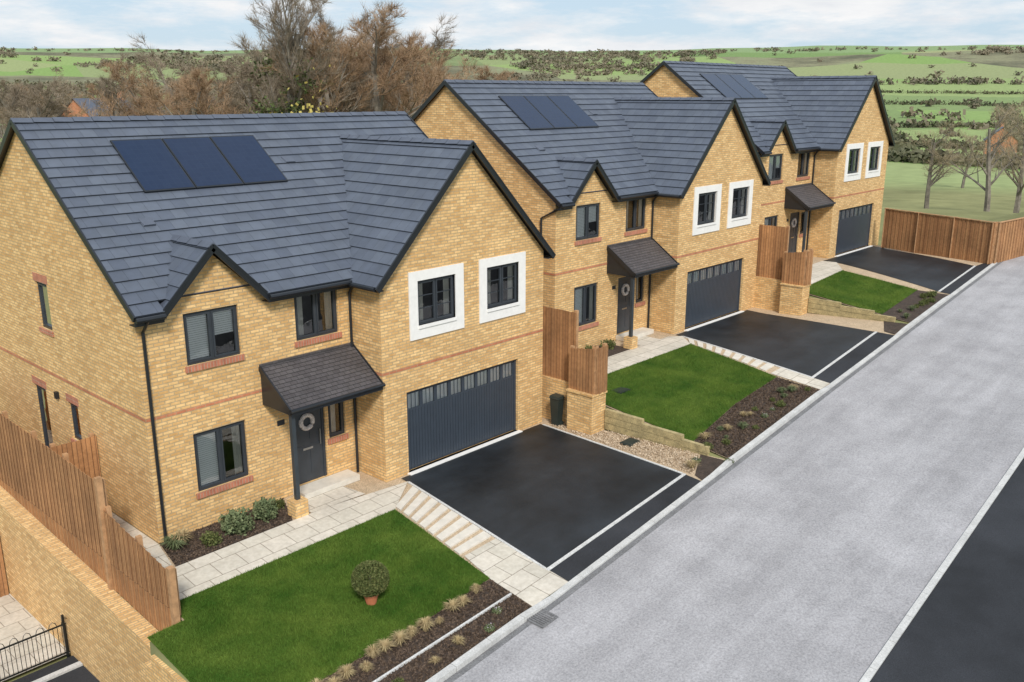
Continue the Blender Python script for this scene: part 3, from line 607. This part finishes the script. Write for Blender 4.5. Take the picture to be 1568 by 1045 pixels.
def bare_tree(seed,h=10,spread=1.,twigmat='twig',lv=(8,6,5,5),trunk=.22,ivy=False,twr=.015,fuzz=6):
    r=random.Random(seed); big=[];tw=[];joints=[]
    def grow(p,d,L,rad,lev):
        nseg=4 if lev<2 else 2; q=p.copy();pts=[(q.copy(),rad)]
        for i in range(nseg):
            d=(d+Vector((r.uniform(-1,1),r.uniform(-1,1),r.uniform(-.4,.8)))*(.16 if lev else .05)).normalized()
            q2=q+d*L/nseg; rr=rad*(1-(i+1)/nseg*(.55 if lev==0 else .7))
            (big if lev<3 else tw).append((tuple(q),tuple(q2),pts[-1][1],rr)); q=q2; pts.append((q.copy(),rr))
            if lev<2: joints.append((tuple(q),lev))
        if lev>=4: return
        n=lv[lev]; lo=.25 if lev==0 else .2
        for i in range(n):
            t=lo+(1-lo)*(i+r.random()*.7)/n; k=min(nseg-1,int(t*nseg)); fr=t*nseg-k; b=pts[k][0].lerp(pts[k+1][0],min(1,fr)); br=pts[k+1][1]
            az=r.uniform(0,6.283)+i*2.4; side=Vector((math.cos(az),math.sin(az),0)); side=(side-d*side.dot(d)).normalized()
            ang=r.uniform(.45,.95)*spread; nd=(d*math.cos(ang)+side*math.sin(ang)+Vector((0,0,.12))).normalized()
            ll={0:.50,1:.5,2:.5,3:.55}[lev]*L*r.uniform(.7,1.15)*(1.15-.5*t if lev==0 else 1)
            grow(b,nd,ll,max(br*.62,twr*.5),lev+1)
    grow(Vector((0,0,-.3)),Vector((0,0,1)),h*.72,trunk,0)
    A=np.array([t[0] for t in tw]);B=np.array([t[1] for t in tw])
    D_=(B-A); L_=np.linalg.norm(D_,axis=1,keepdims=True)+1e-6
    A2=np.repeat(A,fuzz,0)+np.repeat(D_,fuzz,0)*rng.random((len(A)*fuzz,1)); dd=np.repeat(D_/L_,fuzz,0)+rng.normal(size=A2.shape)*.55+[0,0,.35]; dd/=np.linalg.norm(dd,axis=1,keepdims=True)
    B2=A2+dd*rng.uniform(.15,.55,(len(A2),1))
    A=np.concatenate([A,A2]);B=np.concatenate([B,B2])
    w=rng.normal(size=A.shape);w/=np.linalg.norm(w,axis=1,keepdims=True); w=w*twr; w[len(tw):]*=.55
    groups=[(tubes(big,5),'bark'),(np.stack([A-w,A+w,B],1),twigmat)]
    if ivy:
        J=np.array([j[0] for j in joints]); J=J[(J[:,2]>1)&(J[:,2]<h*.60)]; J=J[rng.random(len(J))<.62]; C=np.repeat(J,150,0)+rng.normal(size=(len(J)*150,3))*.36; groups.append((cards(C,.08),'ivy'))
    return npmesh('bare_tree_mesh',groups)
T=[bare_tree(1),bare_tree(2,spread=1.2),bare_tree(3,twigmat='twigo'),bare_tree(4,twigmat='twigo',spread=1.15)]
TR=[bare_tree(21,twigmat='twigp',fuzz=2,spread=1.1,lv=(9,6,5,4),twr=.012),bare_tree(22,twigmat='twigp',fuzz=2,spread=1.25,lv=(9,6,5,4),twr=.012)]
TI=bare_tree(9,h=15,ivy=True,spread=.75,trunk=.36,lv=(11,6,5,5),fuzz=5)
def site(b,r): a_=math.radians(b); return CP[0]+math.cos(a_)*r,CP[1]+math.sin(a_)*r
def plant(name,me,b,r,s,rz=0,parent=None,sink=0):
    x,y=site(b,r); return add(name,me,(x,y,ground(x,y)-sink),s,rz,parent)
plant('ivy_clad_tree',TI,56.6,58,1.14,.5)
for i,(b,r,h,k) in enumerate([(62.2,75,12.6,0),(60,82,12.8,1),(66,90,13,0),(52.8,64,13.6,0),(50.6,62,13.9,3),(48.6,68,13.3,2),(54.3,75,13.9,1),(58.3,70,12.,1),(46.5,90,13.8,3),(44,110,13.5,2),(69.5,80,12,1),(71,95,12.5,0),(64.3,68,11.5,3),(50.8,85,14.5,0),(31,130,14.5,0),(61.2,64,11.5,2),(51.6,72,14.6,3),(49.2,76,14.4,0),(55.4,66,14.2,0),(53.6,60,13.2,2)]):
    plant('bare_tree',T[k],b,r,(h/10*1.1,h/10*1.1,h/10),i*1.3)
for i,(b,r,h,k) in enumerate([(18.3,85,8.4,0),(15.2,82,9.6,1),(13.8,95,11,0),(16.6,150,9,1),(21.5,170,9,0)]): plant('bare_tree',TR[k],b,r,(h/10*1.2,h/10*1.2,h/10),i*1.7)
WD=empty('distant_woodland')
g=random.Random(3)
for i in range(135):
    b=g.uniform(32,74) if i%3 else g.uniform(32,52); r=g.uniform(105,300); plant('woodland_tree',T[g.choice([0,1,0,1,2,3])],b,r,g.uniform(.9,1.25)*(1+.2*(r>200)),g.uniform(0,6),WD)
yb=npmesh('bush',[(cards(rng.normal(size=(5000,3))*np.array([1.2,1.2,1.4])+[0,0,2.8],.08),'yellowleaf')]); plant('yellow_willow_bush',yb,55.8,54,1.2,0)
Cs=[]
for i in range(9500):
    b=g.uniform(8,78); r=g.choice([g.uniform(320,700),g.uniform(700,1300),g.uniform(1250,1700)]); x,y=site(b,r); z=ground(x,y)
    nn=noise.noise(Vector((x*.003,y*.003,2)))+.35*noise.noise(Vector((x*.012,y*.012,7)))
    band=74<z<77
    if not band and nn<(.10 if b>30 else .17) and g.random()<.97: continue
    if z>79 and g.random()<.99: continue
    if b<29 and r<950 and g.random()<.96: continue
    Cs.append((x,y,z,g.uniform(2.2,4.4)*(1 if r<700 else 1.25)*(.7 if band else 1)))
Cs=np.array(Cs); n_=34
Cc=np.repeat(Cs,n_,0); of=rng.normal(size=(len(Cc),3)); of/=np.linalg.norm(of,axis=1,keepdims=True); of*=rng.uniform(.2,1,(len(Cc),1))
C=Cc[:,:3]+of*Cc[:,3:]*np.array([1.5,1.5,.8])+np.stack([0*Cc[:,3],0*Cc[:,3],Cc[:,3]*.5],1)
add('hillside_trees',npmesh('hillside_trees',[(cards(C,Cc[:,3:]*.27),'wood_far')]))
hp=[]
for (b0,r0,b1,r1) in ((8,300,26,330),(8,480,25,430),(12,210,24,240),(8,640,30,700),(10,820,32,860),(20,240,22,620),(14,300,15,640),(60,330,76,300),(58,480,78,520),(66,300,67,700),(52,700,78,740),(60,900,78,860)):
    for t in np.linspace(0,1,90):
        if g.random()<.12: continue
        x,y=site(b0+(b1-b0)*t+g.uniform(-.1,.1),r0+(r1-r0)*t); hp.append((x,y,ground(x,y),g.uniform(1.,2.6)))
hp=np.array(hp);Cc=np.repeat(hp,36,0);C=Cc[:,:3]+rng.normal(size=(len(Cc),3))*Cc[:,3:]*np.array([1.2,1.2,.4])+[0,0,1.]
add('field_hedgerows',npmesh('field_hedgerows',[(cards(C,.6),'hedge_far')]))
# village
def vhouse(b,r,w,rot):
    x,y=site(b,r); z=ground(x,y); k=MB(); h=4.6
    k.box(-w,w,-3.5,3.5,-1,h,0)
    for s in(-1,1): k.poly([(-w-.3,s*3.9,h-.2),(w+.3,s*3.9,h-.2),(w+.3,0,h+3.2),(-w-.3,0,h+3.2)],1)
    for s in(-1,1): k.poly([(s*w,-3.5,h),(s*w,3.5,h),(s*w,0,h+3.1)],0)
    k.box(w-1,w-.3,-.4,.4,h+2,h+4.2,0)
    for u in (-w*.5,w*.5):
        for zz in (1,3.2): k.box(u-.6,u+.6,-3.54,-3.49,zz,zz+1.1,2)
    o=k.build('village_house',['belt','ridge','frame']); o.location=(x,y,z); o.rotation_euler[2]=rot
for q in ((66.5,150,5,.4),(65.3,165,4,1.3),(67.6,190,6,.2),(64.2,180,5,.9),(15.0,260,5,.3)): vhouse(*q)
def inpoly(P,poly):
    c=np.zeros(len(P),bool);n=len(poly)
    for i in range(n):
        x1,y1=poly[i];x2,y2=poly[(i+1)%n]
        m=((y1>P[:,1])!=(y2>P[:,1]))&(P[:,0]<(x2-x1)*(P[:,1]-y1)/((y2-y1) if y2!=y1 else 1e-9)+x1); c^=m
    return c
def sample(poly,n):
    a=np.array(poly);P_=rng.uniform(a.min(0),a.max(0),(n,2));return P_[inpoly(P_,poly)]
def blades(name,poly,n,pl,h=.045):
    P_=sample(poly,n); z=np.array([Gz(x,y,pl)+.02 for x,y in P_]); A=np.column_stack([P_,z]); a=rng.uniform(0,6.28,len(A)); w=np.column_stack([np.cos(a),np.sin(a),0*a])*.005
    pn=np.array([noise.noise(Vector((x*1.3,y*1.3,3))) for x,y in P_])
    tip=A+np.column_stack([rng.normal(size=len(A))*.018,rng.normal(size=len(A))*.018,h*rng.uniform(.5,1.2,len(A))*(1+.6*pn)])
    add(name,npmesh(name,[(np.stack([A-w,A+w,tip],1),'blade')]))
blades('lawn_grass_blades',lawn1,130000,0); blades('lawn_grass_blades',lawn2,60000,1,.05); blades('lawn_grass_blades',lawn3,25000,2,.06)
def chips(name,poly,n,pl,mk='soil'):
    P_=sample(poly,n); z=np.array([Gz(x,y,pl)+.018 for x,y in P_]); C=np.column_stack([P_,z]); add(name,npmesh(name,[(cards(C,.022),mk)]))
M['barkchip']=leafmat('bark_chip',(.035,.024,.018),(.17,.12,.085),40)
chips('bark_chips',[(4.1,-5.99),(3.98,-7.25),(-1.72,-7.32),(-1.72,-5.9)],9000,0,'barkchip'); chips('bark_chips',[(0,0),(-.25,-1.2),(2.6,-1.17),(3.1,-.02)],3500,0,'barkchip'); chips('bark_chips',[(12,-5.85),(15,-5.42),(17.8,-5.3),(17.7,-6.75),(12,-6.95)],8000,1,'barkchip')
M['stonechip']=leafmat('gravel_chip',(.34,.25,.16),(.66,.55,.42),30); chips('gravel_chips',[(10.7,-6.7),(11.25,-1.5),(11.86,-1.5),(11.86,-6.2)],5000,0,'stonechip')
def shrub_mesh(n,mk,r=(.3,.3,.25),size=.03,seed=1,mk2=None):
    g_=np.random.default_rng(seed); v=g_.normal(size=(n,3)); v/=np.linalg.norm(v,axis=1,keepdims=True); rad=g_.uniform(.45,1.12,(n,1)); lump=1+.22*np.sin(v[:,:1]*7+1)*np.cos(v[:,1:2]*6)
    C=v*rad*lump*np.array(r)+[0,0,r[2]*.9]; C=C[C[:,2]>0]; gr=[(cards(C,size,g_),mk)]
    if mk2: gr.append((cards(C[C[:,2]>r[2]][::9]+[0,0,.03],size*.8,g_),mk2))
    return npmesh('shrub_mesh',gr)
def tuft_mesh(n,mk,h=.45,sp=.25,seed=1):
    g_=np.random.default_rng(seed); a=g_.uniform(0,6.28,n); b=np.column_stack([np.cos(a)*.04,np.sin(a)*.04,0*a]); l=g_.uniform(.5,1,n); s=g_.uniform(.2,1,n)*sp
    mid=b+np.column_stack([np.cos(a)*s*.4,np.sin(a)*s*.4,h*l*.7]); tip=b+np.column_stack([np.cos(a)*s,np.sin(a)*s,h*l*(.95-.4*s/sp)]); w=np.column_stack([-np.sin(a),np.cos(a),0*a])*.007
    return npmesh('tuft_mesh',[(np.stack([b-w,b+w,mid+w,mid-w],1),mk),(np.stack([mid-w,mid+w,tip],1),mk)])
SH=shrub_mesh(1500,'leaf'); SH2=shrub_mesh(600,'box',(.2,.2,.14),.02,3); FL=shrub_mesh(420,'leaf',(.17,.17,.1),.02,5,'pink'); TF=tuft_mesh(220,'dry'); TG=tuft_mesh(200,'leaf',.35,.25,4); TF2=tuft_mesh(150,'dry',.36,.34,8)
def bed(name,me,x,y,pl,s=1.): return add(name,me,(x,y,Gz(x,y,pl)),(s*g.uniform(.85,1.15),s*g.uniform(.85,1.15),s),g.uniform(0,6))
bed('shrub',SH,1.46,-.72,0,1.0); bed('shrub',SH,2.25,-.62,0,.95); bed('ornamental_grass',TF,.3,-.45,0,1.1); bed('ornamental_grass',TG,.1,-.5,0,1.2); bed('shrub',SH2,.75,-.85,0,1.); bed('shrub',SH2,2.75,-.4,0,.8)
x=-1.4
while x<3.9: bed('ornamental_grass',TF if g.random()<.5 else TF2,x,-6.2+g.uniform(-.12,.12),0,g.uniform(.45,.8)); x+=g.uniform(.2,.5)
x=-1.4
while x<3.8: bed('low_shrub',g.choice([SH2,TG,TF2,FL]),x,-6.98+g.uniform(-.15,.15),0,g.uniform(.35,.65)); x+=g.uniform(.4,.9)
x=11.0
while x<17.6:
    yy=-6.3 if x>12 else -6.75
    bed('low_shrub',g.choice([FL,SH2,SH2,TG,TF2]),x,yy+g.uniform(-.35,.4),1 if x>12 else 0,g.uniform(.4,.85)); x+=g.uniform(.18,.45)
x=26.
while x<30: bed('low_shrub',SH2 if g.random()<.7 else TG,x,-5.95+g.uniform(-.3,.2),2,g.uniform(.5,.9)); x+=g.uniform(.3,.6)
for x in (13.,14.2,15.3,16.3): bed('shrub',SH2,x,.2,1,g.uniform(.8,1.3))
for x in (27.,28.2,29.4): bed('shrub',SH2,x,.5,2,g.uniform(.8,1.3))
TP=empty('potted_topiary',(1.89,-4.88,Gz(1.89,-4.88,0)+.02))
k=MB(); k.tube([(0,0,0),(0,0,.2),(0,0,.2),(0,0,.24)],[.10,.145,.165,.165],16); k.build('pot',['pot'],TP,False)
k=MB(); k.tube([(0,0,.2),(0,0,.6)],.03,8); k.build('stem',['bark'],TP)
v=rng.normal(size=(9000,3)); v/=np.linalg.norm(v,axis=1,keepdims=True); add('crown',npmesh('crown',[(cards(v*rng.uniform(.31,.375,(9000,1))*[1,1,.9]+[0,0,.54],.014),'box')]),parent=TP)
